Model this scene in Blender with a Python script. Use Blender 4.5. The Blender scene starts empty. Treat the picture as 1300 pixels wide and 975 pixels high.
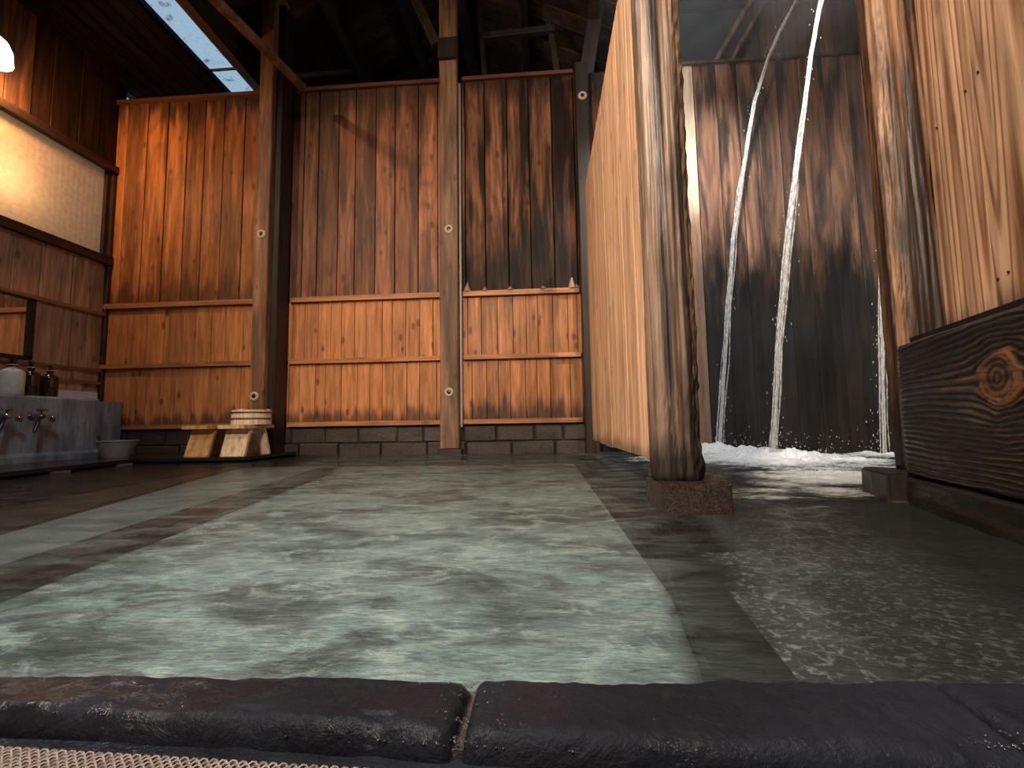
import bpy, bmesh, math, random
import numpy as np
from mathutils import Vector, Matrix, noise
random.seed(7)
rng = np.random.default_rng(11)
SC = bpy.context.scene
COL = SC.collection
PI = math.pi

# ------------------------------------------------------------------ camera
cam_d = bpy.data.cameras.new('camera'); cam = bpy.data.objects.new('camera', cam_d); COL.objects.link(cam)
cam_d.sensor_width = 36.0; cam_d.lens = 16.0; cam_d.clip_start = 0.02; cam_d.clip_end = 200
R = Matrix(((0.9975, 0.0220, 0.0670), (0.0688, -0.0851, -0.9940), (-0.0162, 0.9961, -0.0864)))
cam.matrix_world = Matrix.Translation((0, 0, 0.22)) @ R.to_4x4()
SC.camera = cam
# ------------------------------------------------------------------ colour management, sky
SC.view_settings.view_transform = 'Standard'; SC.view_settings.look = 'None'
SC.view_settings.gamma = 1.0; SC.view_settings.use_curve_mapping = False
SC.view_settings.exposure = 0.38
SC.cycles.use_denoising = True
SC.cycles.max_bounces = 8; SC.cycles.diffuse_bounces = 3; SC.cycles.glossy_bounces = 3
SC.cycles.transparent_max_bounces = 12; SC.cycles.volume_bounces = 0
SC.cycles.sample_clamp_indirect = 4.0
W = bpy.data.worlds.new('sky'); SC.world = W; W.use_nodes = True
wb = W.node_tree.nodes['Background']
wb.inputs['Color'].default_value = (0.46, 0.62, 0.76, 1); wb.inputs['Strength'].default_value = 0.62

# ------------------------------------------------------------------ unseen lamps of the bath hall and added fills
def area(name, loc, target, size, power, col, size_y=None):
    l = bpy.data.lights.new(name, 'AREA'); l.energy = power; l.color = col
    l.shape = 'RECTANGLE'; l.size = size; l.size_y = size_y or size
    o = bpy.data.objects.new(name, l); COL.objects.link(o); o.location = loc
    o.rotation_euler = (Vector(target) - Vector(loc)).to_track_quat('-Z', 'Y').to_euler(); return o
def spot(name, loc, target, power, col, angle, radius=.06, blend=.6):
    l = bpy.data.lights.new(name, 'SPOT'); l.energy = power; l.color = col; l.spot_size = angle; l.spot_blend = blend
    l.shadow_soft_size = radius
    o = bpy.data.objects.new(name, l); COL.objects.link(o); o.location = loc
    o.rotation_euler = (Vector(target) - Vector(loc)).to_track_quat('-Z', 'Y').to_euler(); return o
spot('hall_lamp', (-0.85, -0.9, 2.25), (0.08, 2.2, 0.95), 480, (1.0, 0.78, 0.58), math.radians(92), .16, .9)
area('pool_lamp', (-1.35, 0.6, 2.9), (-1.05, 0.6, 0.0), 0.4, 27, (0.78, 0.92, 1.0))
spot('alcove_fill', (1.0, 1.75, 3.1), (1.3, 3.05, 1.25), 260, (1.0, 0.96, 0.92), 1.5, .05, .8)  # added fill, no known fixture: brightens alcove boards, streams and foam
spot('kerb_sparkle_fill', (0.15, -0.55, 2.6), (0.0, 0.34, 0.0), 60, (0.86, 0.93, 1.0), 0.75, .035, .7)  # added unseen spot that gives the wet kerb its sparkle
fill_l = bpy.data.lights.new('roof_frame_fill', 'POINT'); fill_l.energy = 9; fill_l.color = (.85,.93,1); fill_l.shadow_soft_size = .1
fill_o = bpy.data.objects.new('roof_frame_fill', fill_l); COL.objects.link(fill_o); fill_o.location = (.82, 2.9, 3.3)  # added fill without a fitting, for the roof frame and alcove gap
spot('left_lamp', (-2.7, 0.5, 2.95), (0.0, 2.9, 1.5), 120, (1.0, 0.72, 0.46), 1.55, .05, .6)

# ------------------------------------------------------------------ helpers
def props(o, label=None, cat=None, group=None, kind=None):
    if label: o['label'] = label
    if cat: o['category'] = cat
    if group: o['group'] = group
    if kind: o['kind'] = kind
    return o
def empty(name, loc, label=None, cat=None, group=None, kind=None):
    o = bpy.data.objects.new(name, None); COL.objects.link(o); o.location = loc; o.empty_display_size = .05
    return props(o, label, cat, group, kind)
def wloc(o):
    v = Vector(o.location)
    while o.parent: o = o.parent; v += Vector(o.location)
    return v
def mesh(name, verts, faces, mat, parent=None, smooth=False, org=None, attr=None, mats=None, fmat=None):
    """verts are world coordinates; origin goes to the base centre of the shape"""
    va = np.asarray(verts, dtype=float).reshape(-1, 3)
    if org is None:
        lo, hi = va.min(0), va.max(0); org = ((lo[0]+hi[0])/2, (lo[1]+hi[1])/2, lo[2])
    org = Vector(org)
    me = bpy.data.meshes.new(name)
    me.from_pydata([tuple(v) for v in (va - np.array(org))], [], faces)
    if isinstance(mat, (list, tuple)):
        for m in mat: me.materials.append(m)
    elif mat: me.materials.append(mat)
    if smooth: me.polygons.foreach_set('use_smooth', [True]*len(me.polygons))
    if attr is not None:
        a = me.attributes.new('h', 'FLOAT', 'POINT'); a.data.foreach_set('value', np.asarray(attr, dtype=np.float32))
    me.update()
    o = bpy.data.objects.new(name, me); COL.objects.link(o)
    if parent is not None:
        o.parent = parent; o.location = org - wloc(parent)
    else: o.location = org
    return o
class MB:
    def __init__(s): s.v = []; s.f = []
    def add(s, v, f):
        n = len(s.v); s.v += [tuple(p) for p in v]; s.f += [tuple(i+n for i in q) for q in f]; return s
    def prism(s, o, u, n, w, L, prof):
        """profile points (a,b) -> o + a*u + b*n, swept by L along w"""
        o, u, n, w = Vector(o), Vector(u), Vector(n), Vector(w); k = len(prof)
        v = [o + u*a + n*b for a, b in prof] + [o + u*a + n*b + w*L for a, b in prof]
        f = [(i, (i+1) % k, k+(i+1) % k, k+i) for i in range(k)] + [tuple(range(k))[::-1], tuple(range(k, 2*k))]
        return s.add(v, f)
    def board(s, o, u, n, w, wid, thick, L, ch=.003):
        c = min(ch, wid*.3, thick*.4)
        return s.prism(o, u, n, w, L, [(0, 0), (wid, 0), (wid, thick-c), (wid-c, thick), (c, thick), (0, thick-c)])
    def box(s, lo, hi):
        x0, y0, z0 = lo; x1, y1, z1 = hi
        return s.add([(x0,y0,z0),(x1,y0,z0),(x1,y1,z0),(x0,y1,z0),(x0,y0,z1),(x1,y0,z1),(x1,y1,z1),(x0,y1,z1)],
                     [(0,3,2,1),(4,5,6,7),(0,1,5,4),(1,2,6,5),(2,3,7,6),(3,0,4,7)])
    def bar(s, p, q, w, h, up=(0,0,1), ch=.004):
        p, q = Vector(p), Vector(q); d = (q-p); L = d.length; d.normalize()
        u = d.cross(Vector(up)); u = u.normalized() if u.length > 1e-5 else Vector((1,0,0)); n = u.cross(d)
        c = min(ch, w*.25, h*.25)
        return s.prism(p - u*w/2 - n*h/2, u, n, d, L, [(c,0),(w-c,0),(w,c),(w,h-c),(w-c,h),(c,h),(0,h-c),(0,c)])
    def lathe(s, c, prof, n=32, axis=(0,0,1), closed=False):
        c = Vector(c); ax = Vector(axis).normalized(); q = Vector((0,0,1)).rotation_difference(ax); k = len(prof)
        v = []
        for r, z in prof:
            for i in range(n):
                a = 2*PI*i/n; v.append(c + q @ Vector((r*math.cos(a), r*math.sin(a), z)))
        f = []
        for j in range(k-1 if not closed else k):
            j2 = (j+1) % k
            for i in range(n): f.append((j*n+i, j*n+(i+1) % n, j2*n+(i+1) % n, j2*n+i))
        if not closed:
            f.append(tuple(range(n))[::-1]); f.append(tuple((k-1)*n+i for i in range(n)))
        return s.add(v, f)
    def tube(s, pts, rad, n=8):
        pts = [Vector(p) for p in pts]; v = []; f = []; m = len(pts)
        rad = rad if hasattr(rad, '__len__') else [rad]*m
        prev = Vector((0.3, 1, .2))
        for j, p in enumerate(pts):
            t = (pts[min(j+1, m-1)] - pts[max(j-1, 0)]).normalized()
            a = (prev - t*prev.dot(t)).normalized(); prev = a; b = t.cross(a)
            for i in range(n):
                th = 2*PI*i/n; v.append(p + (a*math.cos(th) + b*math.sin(th))*rad[j])
        for j in range(m-1):
            for i in range(n): f.append((j*n+i, j*n+(i+1) % n, (j+1)*n+(i+1) % n, (j+1)*n+i))
        f.append(tuple(range(n))[::-1]); f.append(tuple((m-1)*n+i for i in range(n)))
        return s.add(v, f)
    def build(s, name, mat, parent=None, smooth=False, org=None, **k):
        o = mesh(name, s.v, s.f, mat, parent, smooth, org, **k)
        if smooth: 
            try: o.data.set_sharp_from_angle(angle=0.7)
            except Exception: pass
        return o

# ------------------------------------------------------------------ materials
class NT:
    def __init__(s, name):
        s.m = bpy.data.materials.new(name); s.m.use_nodes = True; s.t = s.m.node_tree; s.t.nodes.clear()
        s.out = s.n('ShaderNodeOutputMaterial')
    def n(s, t, **k):
        x = s.t.nodes.new(t)
        for a, b in k.items(): setattr(x, a, b)
        return x
    def set(s, sock, v):
        if hasattr(v, 'links') or isinstance(v, bpy.types.NodeSocket): s.t.links.new(v, sock)
        else: sock.default_value = v
    def math(s, op, a, b=0.0, c=None, clamp=False):
        x = s.n('ShaderNodeMath', operation=op, use_clamp=clamp); s.set(x.inputs[0], a); s.set(x.inputs[1], b)
        if c is not None: s.set(x.inputs[2], c)
        return x.outputs[0]
    def vmath(s, op, a, b):
        x = s.n('ShaderNodeVectorMath', operation=op); s.set(x.inputs[0], a); s.set(x.inputs[1], b); return x.outputs[0]
    def noise(s, v, scale, detail=4, rough=.55, dist=0):
        x = s.n('ShaderNodeTexNoise'); s.set(x.inputs['Vector'], v); x.inputs['Scale'].default_value = scale
        x.inputs['Detail'].default_value = detail; x.inputs['Roughness'].default_value = rough; x.inputs['Distortion'].default_value = dist
        return x.outputs['Fac']
    def mr(s, v, a, b, c=0.0, d=1.0, smooth=False):
        x = s.n('ShaderNodeMapRange'); x.interpolation_type = 'SMOOTHSTEP' if smooth else 'LINEAR'
        s.set(x.inputs[0], v); x.inputs[1].default_value = a; x.inputs[2].default_value = b
        s.set(x.inputs[3], c); s.set(x.inputs[4], d); return x.outputs[0]
    def mix(s, f, a, b, mode='MIX'):
        x = s.n('ShaderNodeMix', data_type='RGBA', blend_type=mode); s.set(x.inputs['Factor'], f)
        for i, v in ((6, a), (7, b)):
            if isinstance(v, (tuple, list)): v = tuple(v) + ((1,) if len(v) == 3 else ())
            s.set(x.inputs[i], v)
        return x.outputs[2]
    def pos(s): return s.n('ShaderNodeNewGeometry').outputs['Position']
    def mapv(s, v, scale):
        return s.vmath('MULTIPLY', v, scale)
    def bump(s, h, strength=.5, dist=.002):
        b = s.n('ShaderNodeBump'); b.inputs['Strength'].default_value = strength; b.inputs['Distance'].default_value = dist
        s.set(b.inputs['Height'], h); return b.outputs[0]
    def princ(s, col, rough=.6, normal=None, spec=.5, **k):
        p = s.n('ShaderNodeBsdfPrincipled')
        if isinstance(col, (tuple, list)): col = tuple(col) + ((1,) if len(col) == 3 else ())
        s.set(p.inputs['Base Color'], col); s.set(p.inputs['Roughness'], rough); p.inputs['Specular IOR Level'].default_value = spec
        if normal is not None: s.set(p.inputs['Normal'], normal)
        for a, b in k.items(): s.set(p.inputs[a.replace('_', ' ')], b)
        s.t.links.new(p.outputs[0], s.out.inputs['Surface']); return p
    def rand_pos(s):
        oi = s.n('ShaderNodeObjectInfo'); r = oi.outputs['Random']
        c = s.n('ShaderNodeCombineXYZ'); s.set(c.inputs[0], s.math('MULTIPLY', r, 17.3)); s.set(c.inputs[1], s.math('MULTIPLY', r, 9.1)); s.set(c.inputs[2], s.math('MULTIPLY', r, 31.7))
        return s.vmath('ADD', s.pos(), c.outputs[0]), r
    def z(s):
        x = s.n('ShaderNodeSeparateXYZ'); s.t.links.new(s.pos(), x.inputs[0]); return x.outputs[2]

def wood(name, light, dark, axis='Z', rings=11, fibre=.5, tone=.35, knots=.6, stains=(), streak=0., streak_col=(.02,.014,.01),
         rough=.6, bump=.5, stain_col=(.022,.015,.011), ringw=.55, spec=.3, rpow=2.6, bold=.35, stretch=.13):
    """grain runs along axis; stains: (z_full, z_none, amount, raggedness) - soaked or sooty ends of the boards"""
    t = NT(name); v, rnd = t.rand_pos()
    k = {'X': (stretch, 1, 1), 'Y': (1, stretch, 1), 'Z': (1, 1, stretch)}[axis]
    kf = {'X': (.03, 1, 1), 'Y': (1, .03, 1), 'Z': (1, 1, .03)}[axis]
    g = t.noise(t.mapv(v, k), 2.6, 2, .45)
    ring = t.math('SINE', t.math('MULTIPLY', g, rings*2*PI))
    ring = t.mr(ring, -1, 1)
    ring = t.math('POWER', ring, rpow)
    ring2 = t.math('POWER', t.mr(t.math('SINE', t.math('MULTIPLY', g, rings*.27*2*PI)), -1, 1), 7.0)
    ring = t.math('MAXIMUM', ring, t.math('MULTIPLY', ring2, bold/ringw))
    fib = t.noise(t.mapv(v, kf), 75, 4, .65)
    broad = t.noise(t.mapv(v, kf), 16, 3, .6)
    f = t.math('ADD', t.math('MULTIPLY', ring, ringw), t.math('MULTIPLY', t.math('SUBTRACT', fib, .5), fibre*1.6), clamp=True)
    col = t.mix(f, light, dark)
    col = t.mix(t.mr(broad, .35, .75, 0, .55), col, dark)
    # tone of each board
    br = t.mr(rnd, 0, 1, 1-tone, 1+tone*.6)
    cc = t.n('ShaderNodeCombineXYZ'); [t.set(cc.inputs[i], br) for i in range(3)]
    col = t.mix(1.0, col, cc.outputs[0], 'MULTIPLY')
    if knots:
        vo = t.n('ShaderNodeTexVoronoi'); kk = {'X': (.5,1,1), 'Y': (1,.5,1), 'Z': (1,1,.5)}[axis]
        t.set(vo.inputs['Vector'], t.mapv(v, kk)); vo.inputs['Scale'].default_value = 10
        kn = t.mr(vo.outputs['Distance'], .09, .20, knots, 0, True)
        col = t.mix(kn, col, (dark[0]*.25, dark[1]*.2, dark[2]*.18))
    sn = t.noise(t.mapv(v, {'X': (.12,1,1), 'Y': (1,.12,1), 'Z': (1,1,.12)}[axis]), 13, 4, .62)
    zz = t.z(); wet = None
    for (z0, z1, amt, rag) in stains:
        s = t.mr(zz, z0, z1, 1, 0)
        s = t.math('ADD', s, t.math('MULTIPLY', t.math('SUBTRACT', sn, .52), rag))
        s = t.mr(s, .25, .75, 0, amt, True)
        col = t.mix(s, col, stain_col)
    if streak:
        sp = t.noise(t.mapv(v, {'X': (.1,1,1), 'Y': (1,.1,1), 'Z': (1,1,.1)}[axis]), 9, 5, .6, .3)
        col = t.mix(t.mr(sp, .44, .60, 0, streak, True), col, streak_col)
    h = t.math('ADD', t.math('MULTIPLY', f, -1.0), t.math('MULTIPLY', fib, .5))
    rg = t.mr(fib, .3, .7, rough-.08, rough+.12)
    fine = t.noise(t.mapv(v, {'X': (.08,1,1), 'Y': (1,.08,1), 'Z': (1,1,.08)}[axis]), 34, 5, .7)
    fr = t.mr(fine, .34, .62, .55, 1.16); fc = t.n('ShaderNodeCombineXYZ'); [t.set(fc.inputs[i], fr) for i in range(3)]
    col = t.mix(1.0, col, fc.outputs[0], 'MULTIPLY')
    t.princ(col, rg, t.bump(h, bump, .0025), spec)
    return t.m

def weathered(name, light, mid, dark, axis='Z', rough=.5, zdark=None, fine=90, bump=.8, wet=False):
    """old eroded timber: attribute h (0 groove .. 1 ridge) measured on the mesh itself"""
    t = NT(name); v, rnd = t.rand_pos()
    a = t.n('ShaderNodeAttribute', attribute_name='h').outputs['Fac']
    k = {'X': (.05,1,1), 'Y': (1,.05,1), 'Z': (1,1,.05), 'D': (.3,.3,1)}[axis]
    fib = t.noise(t.mapv(v, k), fine, 4, .65); blot = t.noise(t.mapv(v, {'X': (.3,1,1), 'Y': (1,.3,1), 'Z': (1,1,.25), 'D': (.4,.4,1)}[axis]), 9, 4, .6)
    x = t.math('ADD', a, t.math('MULTIPLY', t.math('SUBTRACT', fib, .5), .5))
    col = t.mix(t.mr(x, .15, .6, 0, 1, True), dark, mid)
    col = t.mix(t.mr(x, .55, 1.0, 0, 1, True), col, light)
    col = t.mix(t.mr(blot, .45, .7, 0, .75, True), col, dark)
    if zdark:
        s = t.math('ADD', t.mr(t.z(), zdark[0], zdark[1], 1, 0), t.math('MULTIPLY', t.math('SUBTRACT', blot, .5), 1.2))
        col = t.mix(t.mr(s, .2, .8, 0, zdark[2], True), col, (.012,.008,.006))
    r = t.mr(blot, .3, .7, rough-.15, rough+.15)
    t.princ(col, r, t.bump(t.math('ADD', fib, t.math('MULTIPLY', blot, .6)), bump, .003), .5)
    return t.m

def stone(name, a, b, scale=30, rough=(.4,.7), bump=.5, dist=.003, spec=.5, speck=None):
    t = NT(name); v, r = t.rand_pos()
    n1 = t.noise(v, scale*.2, 5, .6); n2 = t.noise(v, scale*3, 4, .65)
    col = t.mix(t.mr(n1, .3, .7), a, b)
    col = t.mix(t.mr(n2, .4, .75, 0, .5), col, b if speck is None else speck)
    h = t.math('ADD', t.math('MULTIPLY', n1, .6), t.math('MULTIPLY', n2, .4))
    t.princ(col, t.mr(n1, .3, .7, rough[0], rough[1]), t.bump(h, bump, dist), spec); return t.m
def plain(name, col, rough=.5, metal=0., spec=.5, **k):
    t = NT(name); v = t.pos(); n = t.noise(v, 60, 3, .6)
    c2 = tuple(x*.82 for x in col)
    t.princ(t.mix(t.mr(n, .35, .65), c2, col), t.mr(n, .3, .7, max(.03, rough-.06), rough+.06), None, spec, Metallic=metal, **k); return t.m

M = {}
# boards of the back wall, bay by bay (each bay has weathered in its own way)
M['up_left']  = wood('boards_upper_left', (.50,.20,.062), (.24,.08,.022), rings=16, tone=.3, stains=((3.08,2.5,.85,1.9), (1.2,1.6,.6,2.0)), streak=.6, streak_col=(.075,.032,.015), rough=.55)
M['up_mid']   = wood('boards_upper_middle', (.37,.145,.068), (.17,.060,.026), rings=18, tone=.48, stains=((3.08,2.45,.8,1.9),), streak=.75, streak_col=(.045,.022,.013), rough=.55)
M['up_right'] = wood('boards_upper_right', (.23,.10,.052), (.08,.032,.016), rings=18, tone=.35, stains=((3.1,2.6,.8,1.2), (1.2,2.3,.92,1.3)), streak=.93, streak_col=(.010,.008,.007), rough=.6, spec=.12)
M['low']      = wood('boards_lower', (.54,.225,.082), (.38,.138,.044), rings=16, tone=.16, ringw=.35, stains=((.22,.42,.75,1.7),), streak=.12, streak_col=(.1,.045,.02), rough=.55, knots=.75)
M['low_right']= wood('boards_lower_right', (.50,.20,.072), (.32,.112,.036), rings=16, tone=.2, ringw=.4, stains=((.22,.55,.85,1.8),), streak=.45, streak_col=(.045,.022,.013), rough=.5, knots=.75)
M['rail']     = wood('rail_wood', (.50,.22,.09), (.30,.115,.042), axis='X', rings=5, tone=.1, streak=.2, rough=.55)
M['cap']      = wood('cap_wood', (.16,.06,.03), (.07,.028,.015), axis='X', rings=5, tone=.1, knots=0)
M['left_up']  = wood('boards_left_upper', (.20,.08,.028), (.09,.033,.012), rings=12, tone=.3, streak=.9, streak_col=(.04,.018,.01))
M['left_shaded']= wood('boards_left_shaded', (.042,.018,.008), (.022,.010,.006), rings=12, tone=.25, streak=.7, streak_col=(.015,.008,.005), spec=.1)  # same boards farther from the pendant, its falloff painted as darker colour
M['left_low'] = wood('boards_left_lower', (.52,.31,.19), (.36,.19,.105), rings=16, tone=.15, streak=.25, streak_col=(.13,.06,.03), rough=.6)
M['left_rail']= wood('left_rail_wood', (.30,.15,.07), (.16,.07,.03), axis='Y', rings=5, tone=.1, knots=0)
M['dark_rail']= wood('dark_sill_wood', (.05,.026,.016), (.022,.012,.008), axis='Y', rings=5, tone=.1, knots=0, rough=.45)
M['part']     = wood('partition_boards', (.74,.47,.295), (.40,.19,.085), rings=30, tone=.12, ringw=.35, stretch=.05, rpow=4, bold=.5, fibre=.7, knots=.45, stains=((.08,.2,.6,1.2),), streak=.12, streak_col=(.2,.09,.04), rough=.6, bump=.3)
M['right']    = wood('right_boards', (.64,.40,.255), (.20,.085,.036), rings=42, tone=.04, ringw=.9, rpow=4, bold=.9, stretch=.045, fibre=.45, knots=.3, stains=((.38,.56,.75,1.3),), streak=.25, streak_col=(.17,.085,.045), rough=.6, bump=.25, spec=.2)
M['alcove']   = wood('alcove_boards', (.36,.19,.115), (.10,.052,.034), rings=16, tone=.45, stains=((.75,2.1,1.0,1.5),), streak=.9, streak_col=(.022,.017,.014), stain_col=(.007,.0065,.006), rough=.55, knots=.2, spec=.12)
M['alcove_pale'] = wood('alcove_pale_board', (.75,.62,.48), (.50,.36,.24), rings=6, tone=.05, stains=((1.5,2.1,.85,.5),), stain_col=(.2,.09,.045), rough=.55, knots=0)  # pale board; its browner lower part also paints light fading downward
M['gable']    = wood('gable_boards', (.20,.12,.075), (.08,.05,.034), rings=8, tone=.4, streak=.6, streak_col=(.035,.03,.025), knots=.2)
M['rafter']   = wood('rafter_wood', (.06,.034,.021), (.024,.014,.010), axis='Y', rings=6, tone=.2, knots=.3, streak=.5)
M['roof']     = wood('roof_boards', (.11,.058,.034), (.03,.018,.012), axis='X', rings=7, tone=.5, knots=.3, streak=.5)
M['post']     = wood('post_wood', (.24,.135,.078), (.12,.062,.034), rings=7, tone=.05, streak=.5, streak_col=(.05,.026,.016), rough=.6, knots=.5)
M['post_red'] = wood('post_red_wood', (.30,.15,.08), (.15,.068,.034), rings=7, tone=.05, streak=.55, streak_col=(.05,.022,.012), rough=.55, knots=.5)
M['dark']     = wood('near_black_wood', (.030,.019,.013), (.012,.008,.006), rings=7, tone=.2, knots=0, rough=.5)  # near-black wood for corner post, side board and small fittings
M['low_roof']     = wood('near_black_boards', (.010,.007,.005), (.005,.004,.003), axis='Y', rings=7, tone=.3, knots=0, rough=.9, spec=.02)  # near-black tone of the low ceiling boards
M['backing']  = plain('backing_black', (.010,.007,.005), .8)
M['log']      = weathered('eroded_post', (.245,.17,.125), (.115,.073,.049), (.016,.012,.011), zdark=(.07,.24,.95), rough=.5)
M['log2']     = weathered('eroded_post_right', (.36,.215,.13), (.15,.075,.04), (.018,.011,.008), zdark=(.12,.5,.97), rough=.45)
M['beam']     = weathered('charred_beam', (.17,.075,.032), (.028,.016,.011), (.006,.005,.0045), axis='D', rough=.33, fine=120, bump=.6)
M['weath']    = weathered('bleached_timber', (.62,.50,.42), (.25,.17,.12), (.02,.013,.01), rough=.6)
M['block']    = stone('footing_concrete', (.016,.013,.012), (.008,.007,.007), 75, (.2,.5), 1.0, .005, speck=(.13,.08,.055))
M['block2']   = stone('footing_concrete_dark', (.016,.014,.012), (.010,.009,.008), 60, (.3,.6), .7, .003, speck=(.03,.025,.02))
M['found']    = stone('foundation_stone', (.030,.020,.015), (.010,.007,.006), 28, (.4,.7), .9, .008, speck=(.09,.065,.05))
def slate():
    """wet blue-black slate: mostly matt, with glossy wet patches"""
    t = NT('kerb_slate'); v, r_ = t.rand_pos(); n1 = t.noise(v, 6, 5, .6); n2 = t.noise(v, 90, 5, .7); n3 = t.noise(v, 28, 5, .65, .6); wet = t.noise(t.mapv(v, (1,1.6,1)), 9, 4, .6, .5)
    c = t.mix(t.mr(n1, .3, .7), (.024,.027,.036), (.011,.012,.016)); c = t.mix(t.mr(n3, .55, .75, 0, .5), c, (.032,.029,.030)); c = t.mix(t.mr(n2, .5, .75, 0, .5), c, (.03,.031,.036))
    h = t.math('ADD', t.math('MULTIPLY', n3, .7), t.math('MULTIPLY', n2, .35))
    sx = t.n('ShaderNodeSeparateXYZ'); t.t.links.new(t.pos(), sx.inputs[0]); pud = t.math('MULTIPLY', t.mr(sx.outputs[0], -.22, -.34, 0, 1, True), t.mr(n3, .44, .52, 0, 1, True))
    pr = t.princ(c, t.math('MINIMUM', t.mr(wet, .50, .62, .58, .12, True), t.mr(pud, 0, 1, .6, .10)), t.bump(h, 1.0, .006), .5); t.set(pr.inputs['Specular IOR Level'], t.mr(pud, 0, 1, .16, .7)); return t.m
M['slate']    = slate()
M['mortar']   = stone('kerb_mortar', (.20,.17,.15), (.05,.04,.035), 90, (.12,.3), 1.0, .006, .6)
M['deck']     = stone('wet_deck', (.020,.016,.015), (.010,.008,.008), 14, (.12,.3), .3, .002, .6)
M['pool_edge']= stone('pool_step_stone', (.14,.13,.12), (.06,.05,.045), 12, (.5,.8), .2)
M['ledge']    = stone('mineral_ledge', (.30,.36,.36), (.12,.14,.135), 14, (.5,.8), .2)
M['step_wood']= stone('soaked_step_edge', (.030,.016,.010), (.012,.008,.006), 10, (.5,.8), .2)
M['divider']  = stone('divider_stone', (.020,.019,.018), (.010,.010,.009), 10, (.6,.9), .2)
M['white']    = plain('white_plastic', (.62,.60,.58), .35)
M['grey_pl']  = plain('grey_plastic', (.24,.22,.225), .4)
M['chrome']   = plain('chrome', (.42,.42,.44), .14, 1.0)
M['black_pl'] = plain('black_plastic', (.012,.011,.012), .3)
M['amber']    = plain('amber_bottle', (.035,.012,.008), .12, 0, .6)
M['hinoki']   = wood('cypress_stool', (.66,.47,.27), (.52,.33,.16), rings=8, tone=.06, ringw=.4, knots=.15, rough=.5)
M['hinoki_w'] = wood('cypress_pale', (.74,.58,.40), (.58,.41,.24), rings=8, tone=.06, ringw=.4, knots=0, rough=.5)
M['hinoki_o'] = wood('cypress_amber', (.60,.35,.14), (.46,.24,.08), rings=8, tone=.06, ringw=.4, knots=.15, rough=.45)
M['stave']    = wood('bucket_stave', (.74,.58,.43), (.60,.43,.29), rings=6, tone=.12, ringw=.3, knots=0, rough=.55)
M['hoop']     = plain('bucket_hoop', (.12,.045,.025), .4, .3)
M['haze'] = plain('haze_grey', (.10,.115,.125), .8)  # grey-blue of misty air painted onto a flat sheet
M['crust']    = stone('mineral_crust', (.34,.23,.16), (.16,.09,.06), 60)
M['bone']     = plain('bolt_washer', (.42,.34,.24), .5)
M['pipe']     = plain('grey_conduit', (.30,.26,.22), .45)

def concrete():
    t = NT('counter_concrete'); v = t.pos()
    n1 = t.noise(t.mapv(v, (1,1,.25)), 12, 5, .65); n2 = t.noise(t.mapv(v, (1,1,.12)), 60, 4, .6)
    c = t.mix(t.mr(n1, .3, .7), (.10,.115,.14), (.30,.345,.41)); c = t.mix(t.mr(n2, .45, .8, 0, .7), c, (.045,.048,.055))
    t.princ(c, .5, t.bump(n2, .3, .002), .5); return t.m
M['concrete'] = concrete()

def pool_floor():
    """turquoise bath floor: pale and dark clouds imitate ripple caustics and reflections, fading to dark stone at its rim"""
    t = NT('pool_floor_ripple_mottle'); p = t.pos(); v = t.mapv(p, (1, 1.5, 1))
    n1 = t.noise(v, 2.4, 4, .6, .5); n2 = t.noise(v, 8, 6, .68, .8); n3 = t.noise(t.mapv(p, (1, 3.5, 1)), 30, 5, .68, .4)
    c = t.mix(t.mr(n1, .38, .60, 0, 1, True), (.11,.13,.13), (.48,.62,.63))
    c = t.mix(t.mr(n2, .48, .66, 0, .85, True), c, (.82,.92,.88)); c = t.mix(t.mr(n2, .34, .47, .8, 0, True), c, (.07,.08,.075))  # cloud contrast painted in for caustics and reflections of ripples
    c = t.mix(t.mr(n3, .38, .54, .42, 0, True), c, (.09,.10,.10)); c = t.mix(t.mr(n3, .52, .68, 0, .3, True), c, (.75,.84,.80))
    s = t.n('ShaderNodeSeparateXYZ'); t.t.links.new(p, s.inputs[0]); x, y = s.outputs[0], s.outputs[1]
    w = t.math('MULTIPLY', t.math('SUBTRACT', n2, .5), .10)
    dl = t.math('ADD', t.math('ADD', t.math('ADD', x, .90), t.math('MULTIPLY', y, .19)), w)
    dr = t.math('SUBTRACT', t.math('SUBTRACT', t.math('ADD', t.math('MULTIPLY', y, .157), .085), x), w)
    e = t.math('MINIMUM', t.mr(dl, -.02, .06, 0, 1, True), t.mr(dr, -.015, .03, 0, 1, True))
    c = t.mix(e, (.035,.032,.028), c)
    t.princ(c, .8, t.bump(n2, .3, .01)); return t.m
M['pool_floor'] = pool_floor()
def channel_floor():
    t = NT('channel_floor_flecked'); v = t.pos(); n1 = t.noise(v, 5, 4, .6); n2 = t.noise(v, 70, 4, .65, .5)
    c = t.mix(t.mr(n1, .3, .7), (.034,.035,.036), (.11,.11,.108)); c = t.mix(t.mr(n2, .50, .66, 0, .85, True), c, (.50,.50,.48))  # pale flecks painted in for glints of the fine ripples
    s = t.n('ShaderNodeSeparateXYZ'); t.t.links.new(t.pos(), s.inputs[0]); w = t.math('MULTIPLY', t.math('SUBTRACT', n1, .5), .22)
    d1 = t.math('ADD', t.math('SUBTRACT', t.math('SUBTRACT', s.outputs[0], .175), t.math('MULTIPLY', s.outputs[1], .15)), w)
    d2 = t.math('ADD', t.math('SUBTRACT', t.math('ADD', t.math('MULTIPLY', s.outputs[1], .289), .50), s.outputs[0]), w)
    c = t.mix(t.math('MINIMUM', t.mr(d1, -.01, .06, 0, 1, True), t.mr(d2, -.06, .10, 0, 1, True)), (.018,.017,.016), c)
    t.princ(c, .8); return t.m
M['channel'] = channel_floor()
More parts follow.
